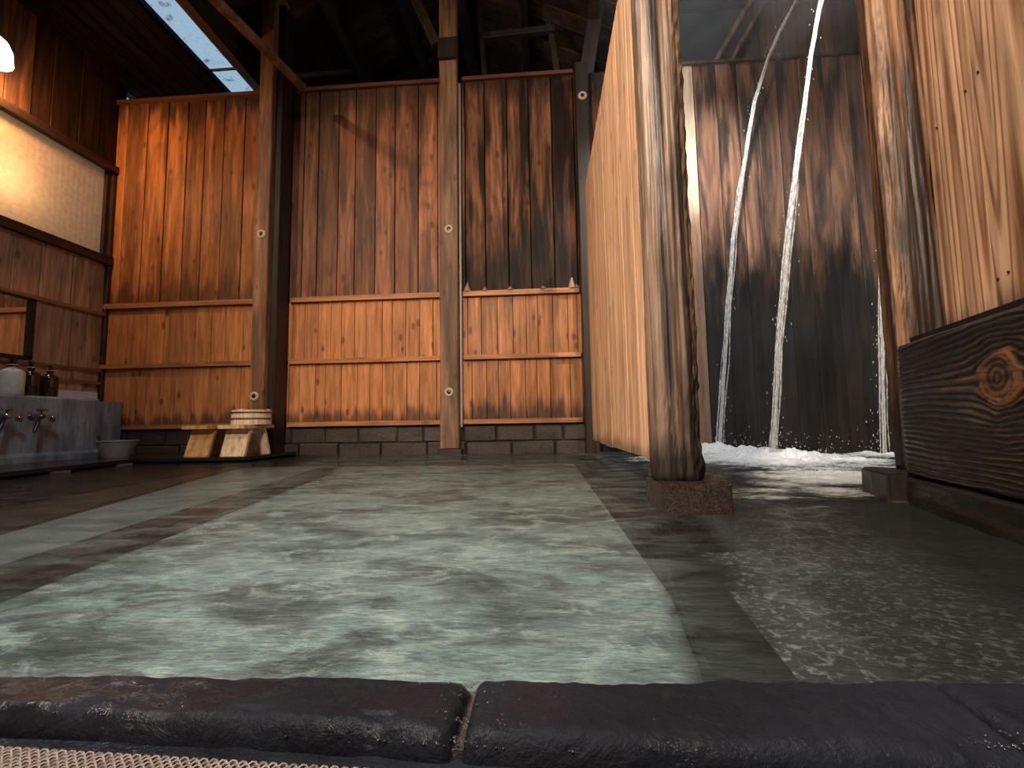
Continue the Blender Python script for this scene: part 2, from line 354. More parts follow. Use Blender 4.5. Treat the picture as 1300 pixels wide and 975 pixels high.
def water():
    t = NT('spring_water'); v = t.pos()
    n1 = t.noise(t.mapv(v, (1, 1.9, 1)), 9, 3, .5, .3); n2 = t.noise(t.mapv(v, (1, 3.2, 1)), 48, 4, .6, .4)
    bmp = t.bump(t.math('ADD', n1, t.math('MULTIPLY', n2, .5)), .75, .014)
    tr = t.n('ShaderNodeBsdfTransparent'); tr.inputs[0].default_value = (.84,.88,.86,1)
    df = t.n('ShaderNodeBsdfDiffuse'); df.inputs[0].default_value = (.24,.30,.285,1); t.set(df.inputs['Normal'], bmp)
    gl = t.n('ShaderNodeBsdfGlossy'); gl.inputs['Roughness'].default_value = .10; t.set(gl.inputs['Normal'], bmp)
    m1 = t.n('ShaderNodeMixShader'); sx = t.n('ShaderNodeSeparateXYZ'); t.t.links.new(v, sx.inputs[0]); dl = t.math('ADD', t.math('ADD', sx.outputs[0], .95), t.math('MULTIPLY', sx.outputs[1], .19))
    dr = t.math('SUBTRACT', t.math('ADD', t.math('MULTIPLY', sx.outputs[1], .157), .10), sx.outputs[0])
    inp = t.math('MINIMUM', t.mr(dl, -.15, .1, 0, 1, True), t.mr(dr, -.06, .06, 0, 1, True)); chan = t.mr(dr, -.15, -.06, 1, 0, True)
    turb = t.mr(t.noise(t.mapv(v, (1,2.6,1)), 6, 6, .7, .6), .40, .66, .03, .42)  # patchy murk, its contrast also imitating ripple light
    t.set(m1.inputs[0], t.math('ADD', t.math('MULTIPLY', turb, t.mr(inp, 0, 1, .2, 1)), t.math('MULTIPLY', chan, .36)))
    t.set(df.inputs[0], t.mix(chan, (.24,.30,.295), (.052,.054,.055)))
    t.t.links.new(tr.outputs[0], m1.inputs[1]); t.t.links.new(df.outputs[0], m1.inputs[2])
    fr = t.n('ShaderNodeFresnel'); fr.inputs['IOR'].default_value = 1.33; t.set(fr.inputs['Normal'], bmp)
    m2 = t.n('ShaderNodeMixShader'); t.t.links.new(fr.outputs[0], m2.inputs[0]); t.t.links.new(m1.outputs[0], m2.inputs[1]); t.t.links.new(gl.outputs[0], m2.inputs[2])
    t.t.links.new(m2.outputs[0], t.out.inputs['Surface']); return t.m
M['water'] = water()
def foam(name='foam', density=.62):
    t = NT(name); v = t.pos(); a = t.n('ShaderNodeAttribute', attribute_name='h').outputs['Fac']
    n = t.noise(t.mapv(v, (1,1.7,1)), 26, 5, .68, .5)
    f = t.mr(t.math('ADD', a, t.math('SUBTRACT', n, .55)), .18, .75, 0, 1, True)
    p = t.n('ShaderNodeBsdfPrincipled'); p.inputs['Base Color'].default_value = (.78,.85,.90,1); p.inputs['Roughness'].default_value = .35
    t.set(p.inputs['Normal'], t.bump(n, .8, .01))
    tr = t.n('ShaderNodeBsdfTransparent'); mx = t.n('ShaderNodeMixShader'); t.set(mx.inputs[0], t.math('MULTIPLY', f, .85))
    t.t.links.new(tr.outputs[0], mx.inputs[1]); t.t.links.new(p.outputs[0], mx.inputs[2]); t.t.links.new(mx.outputs[0], t.out.inputs['Surface'])
    return t.m
M['foam'] = foam()
def falling():
    """aerated falling water: white core, glassy rim"""
    t = NT('falling_water'); v = t.pos(); n = t.noise(t.mapv(v, (1,1,.16)), 120, 4, .7)
    p = t.n('ShaderNodeBsdfPrincipled'); p.inputs['Base Color'].default_value = (.80,.82,.83,1); p.inputs['Roughness'].default_value = .2
    t.set(p.inputs['Normal'], t.bump(n, .8, .006))
    tr = t.n('ShaderNodeBsdfTransparent'); mx = t.n('ShaderNodeMixShader'); t.set(mx.inputs[0], t.mr(n, .42, .66, .06, .8))
    t.t.links.new(tr.outputs[0], mx.inputs[1]); t.t.links.new(p.outputs[0], mx.inputs[2]); t.t.links.new(mx.outputs[0], t.out.inputs['Surface'])
    return t.m
M['fall'] = falling()
def frosted():
    """ribbed plastic sheet in the left window"""
    t = NT('ribbed_window_sheet'); v = t.pos(); s = t.n('ShaderNodeSeparateXYZ'); t.t.links.new(v, s.inputs[0])
    rib = t.math('SINE', t.math('MULTIPLY', s.outputs[1], 2*PI/.04)); d = t.noise(v, 30, 4, .65)
    c = t.mix(t.mr(d, .35, .75, 0, .45), (.80,.66,.50), (.42,.30,.20)); nb = t.bump(rib, .2, .003)
    a = t.n('ShaderNodeBsdfTranslucent'); t.set(a.inputs[0], c); t.set(a.inputs['Normal'], nb)
    b = t.n('ShaderNodeBsdfPrincipled'); t.set(b.inputs['Base Color'], c); b.inputs['Roughness'].default_value = .28; t.set(b.inputs['Normal'], nb)
    mx = t.n('ShaderNodeMixShader'); mx.inputs[0].default_value = .45
    t.t.links.new(a.outputs[0], mx.inputs[1]); t.t.links.new(b.outputs[0], mx.inputs[2]); t.t.links.new(mx.outputs[0], t.out.inputs['Surface']); return t.m
M['frost'] = frosted()
def dirty_glass(name, tint, dirt, amt):
    t = NT(name); v = t.pos(); n = t.noise(v, 14, 5, .7); n2 = t.noise(v, 60, 3, .6)
    tr = t.n('ShaderNodeBsdfTransparent'); tr.inputs[0].default_value = tint + (1,)
    d = t.n('ShaderNodeBsdfPrincipled'); d.inputs['Base Color'].default_value = dirt + (1,); d.inputs['Roughness'].default_value = .3
    mx = t.n('ShaderNodeMixShader'); t.set(mx.inputs[0], t.math('ADD', t.mr(n, .55, .7, 0, amt, True), t.mr(n2, .6, .75, 0, amt*.5, True), clamp=True))
    t.t.links.new(tr.outputs[0], mx.inputs[1]); t.t.links.new(d.outputs[0], mx.inputs[2]); t.t.links.new(mx.outputs[0], t.out.inputs['Surface']); return t.m
M['sky_glass'] = dirty_glass('skylight_sheet', (.92,.96,1.0), (.12,.13,.14), .6)
t = NT('mirror_glass'); t.princ((.78,.74,.7), .03, None, .5, Metallic=1.0); M['mirror'] = t.m
t = NT('lamp_shade_glow'); t.princ((.9,.85,.78), .4, None, .5, Emission_Color=(1.0,.86,.66,1), Emission_Strength=3.2); M['glow'] = t.m

# ------------------------------------------------------------------ setting: floor, pool, walls
X_, Y_, Z_ = (1,0,0), (0,1,0), (0,0,1)
NX, NY = (-1,0,0), (0,-1,0)
YB, XL = 3.44, -3.57
fl = MB().box((-4.2,-2.2,-.62), (4.2,6.4,-.5)).build('floor', M['divider']); props(fl, kind='structure')
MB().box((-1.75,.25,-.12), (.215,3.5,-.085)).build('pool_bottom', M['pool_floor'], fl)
MB().box((.22,.25,-.12), (2.7,3.5,-.09)).build('channel_bottom', M['channel'], fl)
# left ledges under the water and their soaked edges (run nearly along the room)
def strip(name, mat, l0, l1, z0, z1):
    """l = (a,b): x = a + b*y"""
    y0, y1 = .38, 2.95; mb = MB()
    v = []
    for z in (z0, z1):
        for y in (y0, y1): v += [(l0[0]+l0[1]*y, y, z), (l1[0]+l1[1]*y, y, z)]
    mb.add(v, [(0,2,3,1),(4,5,7,6),(0,1,5,4),(2,6,7,3),(0,4,6,2),(1,3,7,5)]); return mb.build(name, mat, fl)
strip('ledge', M['deck'], (-3.5,0), (-1.60,-.15), -.5, -.028)
strip('step_edge', M['step_wood'], (-1.60,-.15), (-1.02,-.34), -.5, -.034)
strip('ledge', M['ledge'], (-1.02,-.34), (-.93,-.18), -.5, -.044)
strip('step_edge', M['step_wood'], (-.93,-.18), (-.83,-.19), -.5, -.050)
MB().prism((0,0,-.5), X_, Y_, Z_, .45, [(.158,.40),(.245,.40),(.325,1.12),(.36,3.3),(.30,3.3),(.243,1.05)]).build('divider', M['divider'], fl)

# the water: one rippled surface
def water_grid():
    xs = np.linspace(-2.75, 2.7, 300); ys = np.concatenate([np.linspace(.34, 1.2, 130), np.linspace(1.21, 3.46, 170)])
    Xg, Yg = np.meshgrid(xs, ys); Zg = np.zeros_like(Xg)
    for i in range(Xg.shape[0]):
        for j in range(Xg.shape[1]):
            x, y = Xg[i, j], Yg[i, j]
            d = min(math.hypot(x-1.18, y-3.1), math.hypot(x-1.22, y-2.54), math.hypot(x-1.0, y-1.75)+.1)
            amp = .0022 + .010*math.exp(-(d/.55)**2)
            if x > .3: amp += .0016*max(0, 1-abs(y-1.2)/1.5)
            Zg[i, j] = amp*(noise.noise(Vector((x*7, y*11, .3))) + .6*noise.noise(Vector((x*19, y*27, 1.7))))
    n, m = Xg.shape
    v = np.stack([Xg.ravel(), Yg.ravel(), Zg.ravel()], 1)
    f = [(i*m+j, i*m+j+1, (i+1)*m+j+1, (i+1)*m+j) for i in range(n-1) for j in range(m-1)]
    return v, f
v, f = water_grid()
wt = mesh('pool_water', v, f, M['water'], None, True, org=(0,1.9,0)); props(wt, 'murky turquoise spring water filling the bath and the dark channel', 'water', kind='stuff')

# ---- back wall
wbk = MB().box((XL-.1, YB+.035, -.5), (2.9, YB+.13, 3.0)).build('wall_back', M['backing']); props(wbk, kind='structure')
def boards(parent, xs, z0, z1, mat, thick=.022, gap=.006, y=None, jit=.004, skew=0):
    y = YB+.03 if y is None else y
    for a, b in zip(xs[:-1], xs[1:]):
        j = random.uniform(-jit, jit)
        MB().board((a+gap/2, y, z0), X_, NY, Z_, b-a-gap, thick+.008+j, z1-z0+random.uniform(-.003,.003), .003).build('plank', mat, parent)
def cuts(a, b, w, jit=.22):
    n = max(1, round((b-a)/w)); c = [a]+[a+(b-a)*(i+random.uniform(-jit,jit))/n for i in range(1, n)]+[b]; return c
boards(wbk, [-3.57,-3.47,-3.29,-3.11,-2.935,-2.78,-2.61,-2.43,-2.27,-2.15], 1.24, 2.99, M['up_left'])
boards(wbk, [-2.15,-2.03,-1.91,-1.79,-1.62,-1.48,-1.31,-1.15,-.96,-.80,-.62], 1.24, 2.99, M['up_mid'])
boards(wbk, [-.62,-.58,-.42,-.24,-.065,.115,.29,.40], 1.24, 2.99, M['up_right'], jit=.008, gap=.008)
for (a, b, w, mt) in ((-3.57,-2.15,.125,'low'), (-2.1,-.72,.105,'low'), (-.66,.40,.107,'low_right')):
    boards(wbk, cuts(a, b, w), .74, 1.215, M[mt], gap=.0025, jit=.002)
    boards(wbk, cuts(a, b, w), .235, .715, M[mt], gap=.0025, jit=.002)
    for z, h in ((1.205,.038), (.712,.034), (.222,.034)):
        aa, bb = {-3.57: (-3.565,-2.16), -2.1: (-1.985,-.77), -.66: (-.60,.295)}[a]; MB().board((aa, YB+.005, z), X_, NY, Z_, bb-aa, .04, h, .004).build('rail', M['rail'], wbk)
for a, b in ((-3.565,-2.16), (-1.985,-.77), (-.60,.295)):
    MB().board((a, YB+.02, 2.985), X_, NY, Z_, b-a, .05, .03, .004).build('cap_rail', M['cap'], wbk)
# shower end of the wall: one pale board, then sooty ones
MB().board((1.06, YB+.03, -.1), X_, NY, Z_, .165, .034, 3.11).build('plank', M['alcove_pale'], wbk)['label'] = 'pale plank beside the eroded post'
boards(wbk, [1.23,1.40,1.56,1.70,1.86,2.02,2.2,2.38,2.6], -.1, 3.01, M['alcove'], jit=.007, gap=.006)
boards(wbk, [.40,.62,.85,1.055], -.1, 3.0, M['up_right'], jit=.006)
MB().board((1.06, YB+.02, 2.995), X_, NY, Z_, 1.6, .045, .022, .004).build('cap_rail', M['gable'], wbk)
# pale mineral crusts grown on the upper rail of the blackened bay
for cx_, hh in ((-.565,.075),(-.43,.035),(-.235,.03),(.02,.025),(.24,.085),(.275,.03)):
    cr = MB().lathe((cx_,YB-.018,1.242), [(.030,0),(.026,hh*.25),(.013,hh*.6),(.005,hh)], 10); cr.v = [tuple(Vector(q)+Vector((noise.noise(Vector(q)*60),0,noise.noise(Vector(q)*50)))*.006) for q in cr.v]
    cr.build('mineral_crust', M['crust'], wbk, True)
# foundation stones in two courses
fd = MB().box((XL, YB+.0, -.5), (.42, YB+.034, .222)).build('baseboard_back', M['backing']); props(fd, kind='structure')
for z0, z1, w in ((-.12,.088,.34), (.092,.205,.27)):
    for a, b in zip(*(lambda c: (c[:-1], c[1:]))(cuts(XL, .42, w))):
        bm = bmesh.new(); bmesh.ops.create_cube(bm, size=1)
        dy = random.uniform(.010,.018) + (.008 if z0 < 0 else 0)
        for q in bm.verts:
            q.co = Vector(((a+b)/2 + q.co.x*(b-a-.01), YB-dy/2+.01 + q.co.y*(dy+.02), (z0+z1)/2 + q.co.z*(z1-z0)))
        bmesh.ops.bevel(bm, geom=list(bm.edges), offset=.008, segments=1, affect='EDGES')
        bmesh.ops.recalc_face_normals(bm, faces=bm.faces)
        for q in bm.verts: q.co += Vector((random.uniform(-1,1), random.uniform(-1,1), random.uniform(-1,1)))*.003
        mesh('stone', [tuple(q.co) for q in bm.verts], [tuple(l.index for l in fc.verts) for fc in bm.faces] if bm.verts.index_update() is None else 0, M['found'], fd); bm.free()

# ---- left wall with ribbed window, mirror board and rails
wl = MB()
wl.box((XL-.14,-2.0,-.5), (XL-.03,YB+.1,1.60)); wl.box((XL-.14,-2.0,2.40), (XL-.03,YB+.1,4.3)); wl.box((XL-.14,-2.0,1.60), (XL-.03,1.6,2.40))
wl = wl.build('wall_left', M['backing']); props(wl, kind='structure')
def lboards(ys, z0, z1, mat, gap=.004, jit=.004):
    for a, b in zip(ys[:-1], ys[1:]):
        MB().board((XL-.03, a+gap/2, z0), Y_, X_, Z_, b-a-gap, .03+random.uniform(-jit,jit), z1-z0, .003).build('plank', mat, wl)
lboards([1.9,2.1,2.3,2.47,2.64,2.80], 2.42, 3.9, M['left_up']); lboards([2.80,2.93,3.13,3.30,3.44], 2.42, 3.9, M['left_shaded'])
lboards(cuts(2.0,3.44,.135), 1.165, 1.575, M['left_low'])
lboards(cuts(2.917,3.44,.135), .70, 1.15, M['left_low']); lboards([2.0,2.3,2.6,2.917], .70, 1.15, M['left_low'])
lboards(cuts(2.0,3.44,.135), .42, .69, M['left_low'])
for z, h, d, m in ((1.145,.028,.03,'left_rail'), (.685,.022,.03,'left_rail'), (.585,.022,.03,'left_rail'), (1.575,.065,.05,'dark_rail'), (2.365,.06,.05,'dark_rail')):
    MB().board((XL-.005,1.7,z), Y_, X_, Z_, YB-1.7, d, h, .004).build('rail', M[m], wl)
MB().board((XL, YB-.03,.4), Y_, X_, Z_, .045, .03, 1.95, .003).build('corner_batten', M['dark_rail'], wl)
w1 = MB().box((XL-.03,1.7,1.63), (XL-.022,YB-.03,2.375)).build('window_1', M['frost']); props(w1, kind='structure')
MB().board((XL-.02,3.375,1.635), Y_, X_, Z_, .05, .025, .735).build('window_stile', M['dark_rail'], w1)
MB().board((XL-.02,2.2,1.635), Y_, X_, Z_, .03, .025, .735).build('window_stile', M['dark_rail'], w1)
lb = bpy.data.lights.new('next_room_lamp', 'AREA'); lb.energy = 4.2; lb.color = (1.0,.74,.48); lb.shape = 'RECTANGLE'; lb.size = .2; lb.size_y = .3
lo = bpy.data.objects.new('next_room_lamp', lb); COL.objects.link(lo); lo.location = (XL-.24, 2.66, 1.95); lo.rotation_euler = (0, math.radians(-90), 0)
mr = empty('wall_mirror', (XL+.012,2.6,.73), 'dark framed wall mirror above the concrete washing counter', 'mirror')
MB().box((XL+.012,2.1,.735), (XL+.018,2.87,1.13)).build('mirror_glass', M['mirror'], mr)
fm = MB(); fm.box((XL+.008,2.865,.72),(XL+.03,2.905,1.14)); fm.box((XL+.008,2.06,1.128),(XL+.03,2.905,1.145)); fm.box((XL+.008,2.06,.716),(XL+.03,2.905,.737)); fm.box((XL+.008,2.06,.72),(XL+.03,2.10,1.14))
fm.build('frame', M['black_pl'], mr)

# ---- roof: dark boards on both slopes, rafters, skylight
RIDGE = (-.7, 4.35)
ce = MB()
ce.add([(-3.7,-2,3.22),(-2.76,-2,3.22),(-2.76,6.3,3.22),(-3.7,6.3,3.22),(-3.7,-2,3.26),(-2.76,-2,3.26),(-2.76,6.3,3.26),(-3.7,6.3,3.26)], [(0,3,2,1),(4,5,6,7),(0,1,5,4),(1,2,6,5),(2,3,7,6),(3,0,4,7)])
def slab(x0, z0, x1, z1, y0, y1, t=.04):
    ce.add([(x0,y0,z0),(x1,y0,z1),(x1,y1,z1),(x0,y1,z0),(x0,y0,z0+t),(x1,y0,z1+t),(x1,y1,z1+t),(x0,y1,z0+t)], [(0,3,2,1),(4,5,6,7),(0,1,5,4),(1,2,6,5),(2,3,7,6),(3,0,4,7)])
slab(-2.42,3.62, RIDGE[0],RIDGE[1], -2, 6.3); slab(RIDGE[0],RIDGE[1], .95,3.55, -2, 6.3)
slab(.90,3.55, .94,4.30, -2, 6.3); slab(.90,4.25, 4.3,4.25, -2, 6.3); ce.box((3.0,-2,-.5),(3.1,6.3,4.3))
ce.box((-4.2,6.25,-.5),(4.2,6.32,4.3))
ce = ce.build('ceiling', M['backing']); props(ce, kind='structure')
def slope_board(y0, y1, x0, z0, x1, z1):
    d = Vector((x1-x0,0,z1-z0)); L = d.length; d.normalize(); n = Vector((d.z,0,-d.x))
    if n.z > 0: n = -n
    MB().board(Vector((x0,y0,z0)), Y_, n, d, y1-y0-.008, .018+random.uniform(0,.012), L, .003).build('roof_board', M['roof'], ce)
y = 2.9
while y < 6.1:
    w = random.uniform(.17,.24)
    slope_board(y, y+w, -2.4,3.625, RIDGE[0],RIDGE[1]-.004); slope_board(y, y+w, RIDGE[0],RIDGE[1]-.004, .94,3.55); y += w
for i in range(8):
    MB().board((-3.6+.105*i, 1.2, 3.205), X_, (0,0,-1), Y_, .10, .015, 5.0, .003).build('roof_board', M['low_roof'], ce)
# purlins along the room
for x, z, w, h in ((-1.75,3.80,.09,.12), (-1.18,4.03,.08,.11), (-.7,4.23,.12,.14), (-.1,3.94,.08,.11), (.5,3.64,.09,.12)):
    MB().bar((x,-1.9,z), (x,6.2,z), w, h).build('purlin', M['rafter'], ce)
MB().box((-2.45,-1.9,3.14), (-2.37,6.2,3.66)).build('eaves_beam', M['rafter'], ce)
# skylight sheet
w2 = empty('window_2', (-2.6,3.0,3.25), kind='structure')
for a, b in ((1.2,2.72),(2.74,3.42),(3.44,4.6)):
    MB().box((-2.76,a,3.245),(-2.47,b,3.25)).build('pane', M['sky_glass'], w2)
MB().bar((-2.76,3.43,3.24),(-2.46,3.43,3.24),.018,.02).build('glazing_bar', M['dark'], w2)
MB().bar((-2.76,2.73,3.24),(-2.46,2.73,3.24),.018,.02).build('glazing_bar', M['dark'], w2)
# timber frame seen over the right bay, and leaning struts
fr = empty('roof_frame', (-.15,3.75,3.0), 'weathered ladder-like timber frame above the blackened right bay', 'timber frame')
MB().bar((-.43,3.74,3.01),(-.50,3.74,4.0),.045,.05,(0,1,0)).build('upright', M['weath'], fr)
MB().bar((.215,3.74,3.01),(.14,3.74,3.63),.05,.05,(0,1,0)).build('upright', M['weath'], fr)
MB().bar((.10,3.78,3.62),(.13,3.78,3.80),.055,.05,(0,1,0)).build('upright', M['weath'], fr)
MB().bar((-.46,3.71,3.615),(.17,3.71,3.64),.055,.055).build('crossbar', M['weath'], fr)
st = MB().bar((.40,3.62,3.0),(.53,3.62,3.75),.12,.09,(0,1,0)).build('leaning_strut', M['weath']); props(st, 'bleached leaning timber strut above the corner next to the partition', 'timber strut')
st = MB().bar((-.80,3.42,3.30),(-1.03,3.42,3.85),.075,.07,(0,1,0)).build('leaning_strut', M['rafter']); props(st, 'thin dark leaning strut meeting the top of the middle post', 'timber strut')
st = MB().bar((-1.755,3.13,2.775),(-1.80,2.10,2.60),.045,.05).build('brace', M['post_red']); props(st, 'reddish brace running from the left post up toward the camera', 'timber brace')
st = MB().bar((-1.93,3.30,3.02),(-1.60,3.62,3.30),.03,.035).build('batten', M['weath']); props(st, 'short pale batten behind the top of the left post', 'batten')

# gable over the shower, raking barge board on its left edge
gb = MB().add([(1.40,3.56,2.98),(2.9,3.56,2.98),(2.9,3.56,4.2),(2.12,3.56,4.2),(1.40,3.62,2.98),(2.9,3.62,2.98),(2.9,3.62,4.2),(2.12,3.62,4.2)],
              [(0,1,2,3),(7,6,5,4),(0,4,5,1),(1,5,6,2),(2,6,7,3),(3,7,4,0)]).build('trim_1', M['backing']); props(gb, kind='structure')
for i in range(7):
    a = 1.42+.19*i; b = a+.184; za = 2.985; sl = (4.2-2.98)/(2.12-1.40)
    t0 = min(4.18, 2.98+(a-1.40)*sl); t1 = min(4.18, 2.98+(b-1.40)*sl)
    MB().prism((0,3.56,0), X_, NY, Z_, 0, []) if False else None
    th = .02+random.uniform(0,.012)
    MB().add([(a,3.56,za),(b,3.56,za),(b,3.56,t1),(a,3.56,t0+.002),(a,3.56-th,za),(b,3.56-th,za),(b,3.56-th,t1),(a,3.56-th,t0+.002)],
             [(0,3,2,1),(4,5,6,7),(0,1,5,4),(1,2,6,5),(2,3,7,6),(3,0,4,7)]).build('plank', M['gable'], gb)
props(MB().box((.7,4.3,-.5),(4.2,4.36,4.3)).build('haze_backdrop', M['haze']), kind='structure')  # backdrop standing in for misty air above the alcove; closes off the sky
MB().bar((1.38,3.50,2.98),(2.02,3.50,4.05),.035,.07,(0,1,0)).build('barge_board', M['post_red'], gb)
MB().bar((1.50,3.51,2.98),(2.14,3.51,4.05),.03,.05,(0,1,0)).build('barge_board', M['post_red'], gb)

# ------------------------------------------------------------------ posts
def post(x0, x1, y0, y1, z0, z1, mat, label, bolts, name='support_post'):
    p = empty(name, ((x0+x1)/2, (y0+y1)/2, z0), label, 'post')
    MB().prism((x0,y1,z0), X_, NY, Z_, z1-z0, [(0,0),(x1-x0,0),(x1-x0,y1-y0-.006),(x1-x0-.006,y1-y0),(.006,y1-y0),(0,y1-y0-.006)]).build('shaft', mat, p)
    for bx, bz in bolts:
        w = MB().lathe((bx,y0+.001,bz), [(.016,0),(.034,0),(.034,.006),(.026,.012),(.016,.010)], 20, NY, closed=True).build('bolt_washer', M['bone'], p, True)
        MB().lathe((bx,y0+.001,bz), [(.0155,0),(.0155,.006),(.010,.008)], 12, NY).build('bolt_head', M['black_pl'], w, True)
    return p
lp = post(-2.155,-2.045,3.20,3.40,.0,3.73,M['post_red'], 'left reddish post rising behind the stacked wooden bucket', [(-2.098,1.68),(-2.115,.45)])
MB().board((-2.044,3.25,0), Y_, X_, Z_, .15, .05, 3.6, .003).build('side_board', M['dark'], lp)
mp = post(-.765,-.625,3.34,3.405,.045,3.9,M['post'], 'middle grey-brown post standing free at the pool edge', [(-.692,1.715),(-.696,.46)])
MB().box((-.785,3.325,-.3),(-.605,3.408,.04)).build('foot_stone', M['block2'], mp)
MB().board((-.622,3.40,.2), Y_, X_, Z_, .016, .016, 2.75, .003).build('conduit', M['pipe'], mp)
MB().board((-.77,3.325,3.10), X_, NY, Z_, .15, .02, .17, .003).build('strap', M['dark'], mp)
post(.30,.40,3.30,3.40,-.3,2.98,M['dark'], 'black corner post at the far end of the partition', [(.352,2.70)])

# unseen hall wall behind the camera, added to block sky light
ff = MB(); ff.box((-4.2,-2.1,-.5),(4.2,-2.0,4.4)); ff.build('wall_front', M['left_up'])['kind'] = 'structure'
# ---- partition of pale planed boards, hung above the water
pa = empty('plank_partition', (.32,2.2,.1), 'partition of pale planed boards hanging above the pool, lit from the left', 'partition')
ys = [1.30,1.50,1.70,1.92,2.14,2.36,2.58,2.80,2.98]
for i, (a, b) in enumerate(zip(ys[:-1], ys[1:])):
    MB().board((.345,b-.0015,.105+random.uniform(-.004,.004)), NY, NX, Z_, b-a-.003, .03+random.uniform(-.001,.001), 1.70, .002).build('plank', M['part'], pa)
for z in (.35,1.1,1.66):
    MB().bar((.365,1.28,z),(.365,2.98,z),.03,.05).build('ledger', M['post'], pa)

# ---- eroded posts
def eroded_post(name, cx, cy, ax, w, d, z0, z1, mat, seed, label, amp=.012, lean=(0,0), wear=None):
    """rounded square log with grooves, split edges and a swollen foot"""
    ax = Vector((ax[0],ax[1],0)).normalized(); ay = Vector((-ax.y,ax.x,0)); n, m = 120, 170
    V = []; H = []
    for j in range(m):
        z = z0+(z1-z0)*j/(m-1)
        for i in range(n):
            th = 2*PI*i/n; c, s = math.cos(th), math.sin(th)
            p = 9.0; r = (abs(c)**p+abs(s)**p)**(-1/p)
            px, py = c*r, s*r
            g1 = noise.noise(Vector((px*3.1+seed, py*3.1, z*2.2)))
            g2 = noise.noise(Vector((px*4.2+seed, py*4.2, z*1.3+4)))
            g3 = noise.noise(Vector((px*24, py*24+seed, z*4)))
            edge = max(0, r-1.08)/.12
            e = edge*(.35+.65*max(0, noise.noise(Vector((seed, c*2, z*5)))))
            dz = amp*(.35*g1+.75*g2+.35*g3) - .011*e - amp*1.6*max(0, g2-.32)
            k = 1 + dz/(w*.5)
            q = Vector((cx+lean[0]*(z-z0), cy+lean[1]*(z-z0), z)) + ax*(px*w*.5*k) + ay*(py*d*.5*k)
            V.append(tuple(q)); g4 = noise.noise(Vector((px*2.0+seed*3, py*2.0, z*.7+9))); g5 = noise.noise(Vector((px*14, py*14+seed, z*9)))
            wv_, cr = wear(px, py, z, g1) if wear else (0, 0)
            if cr: dz_ = (noise.noise(Vector((px*19, py*19, z*55)))+.8*noise.noise(Vector((px*44, py*44, z*140))))*cr; q = q + (ax*px+ay*py).normalized()*dz_*.0032; V[-1] = tuple(q); wv_ += dz_*.35
            H.append(min(1, max(0, wv_+.50-.45*g2+.22*g3+.75*g4+.22*g5+.3*edge)))
    F = [(j*n+i, j*n+(i+1) % n, (j+1)*n+(i+1) % n, (j+1)*n+i) for j in range(m-1) for i in range(n)] + [tuple(range(n))[::-1], tuple((m-1)*n+i for i in range(n))]
    o = mesh(name, V, F, mat, None, True, org=(cx,cy,z0), attr=H); return props(o, label, 'post')
def sm(x, a, b): t = min(1, max(0, (x-a)/(b-a))); return t*t*(3-2*t)
def wear_left(px, py, z, g):
    if py > -.6: return (-.05, .3)
    p = px+.10*g+.06*noise.noise(Vector((z*3, 1, 0)))
    dark = sm(p,-.98,-.80)*(1-sm(p,-.35,-.12)); rim = sm(p,.35,.62); foot = 1-sm(z,.18,.42)
    return (-.62*dark*(1-foot) + .10*(1-rim)*(1-dark) - .12*rim, .25+1.1*rim+1.3*foot)
def wear_right(px, py, z, g):
    rim = sm(px-py, 1.35, 1.8)
    if px > .6:
        p = py+.18*g+.25*(1.0-z)*.5
        return (-.62*sm(p,-.35,.1)+.12*rim, .2+1.2*rim)
    return (.12*rim, .3+1.2*rim)
eroded_post('eroded_post', .334, 1.20, (1,0), .112, .125, .075, 3.6, M['log'], 3.3, 'eroded timber post at the near end of the pale partition', amp=.009, wear=wear_left)
# footing blocks
def block(name, o, u, w, a, b, z0, z1, mat, label):
    """box on axes u,w with bevelled worn edges"""
    u, w = Vector(u).normalized(), Vector(w).normalized(); bm = bmesh.new(); bmesh.ops.create_cube(bm, size=1)
    for q in bm.verts: q.co = Vector(o)+u*((q.co.x+.5)*a)+w*((q.co.y+.5)*b)+Vector((0,0,z0+(q.co.z+.5)*(z1-z0)))
    bmesh.ops.recalc_face_normals(bm, faces=bm.faces)
    bmesh.ops.bevel(bm, geom=list(bm.edges), offset=.006, segments=2, affect='EDGES')
    bmesh.ops.subdivide_edges(bm, edges=[e for e in bm.edges if e.calc_length() > .05], cuts=6, use_grid_fill=True)
    for q in bm.verts: q.co += Vector((noise.noise(q.co*30), noise.noise(q.co*30+Vector((9,0,0))), noise.noise(q.co*30+Vector((0,7,0)))))*.003
    bm.verts.index_update(); o = mesh(name, [tuple(q.co) for q in bm.verts], [tuple(l.index for l in fc.verts) for fc in bm.faces], mat, None, False); bm.free()
    return props(o, label, 'footing block')
block('footing_block', (.278,1.13,0), X_, Y_, .168, .165, -.5, .075, M['block'], 'wet speckled concrete block under the eroded partition post')

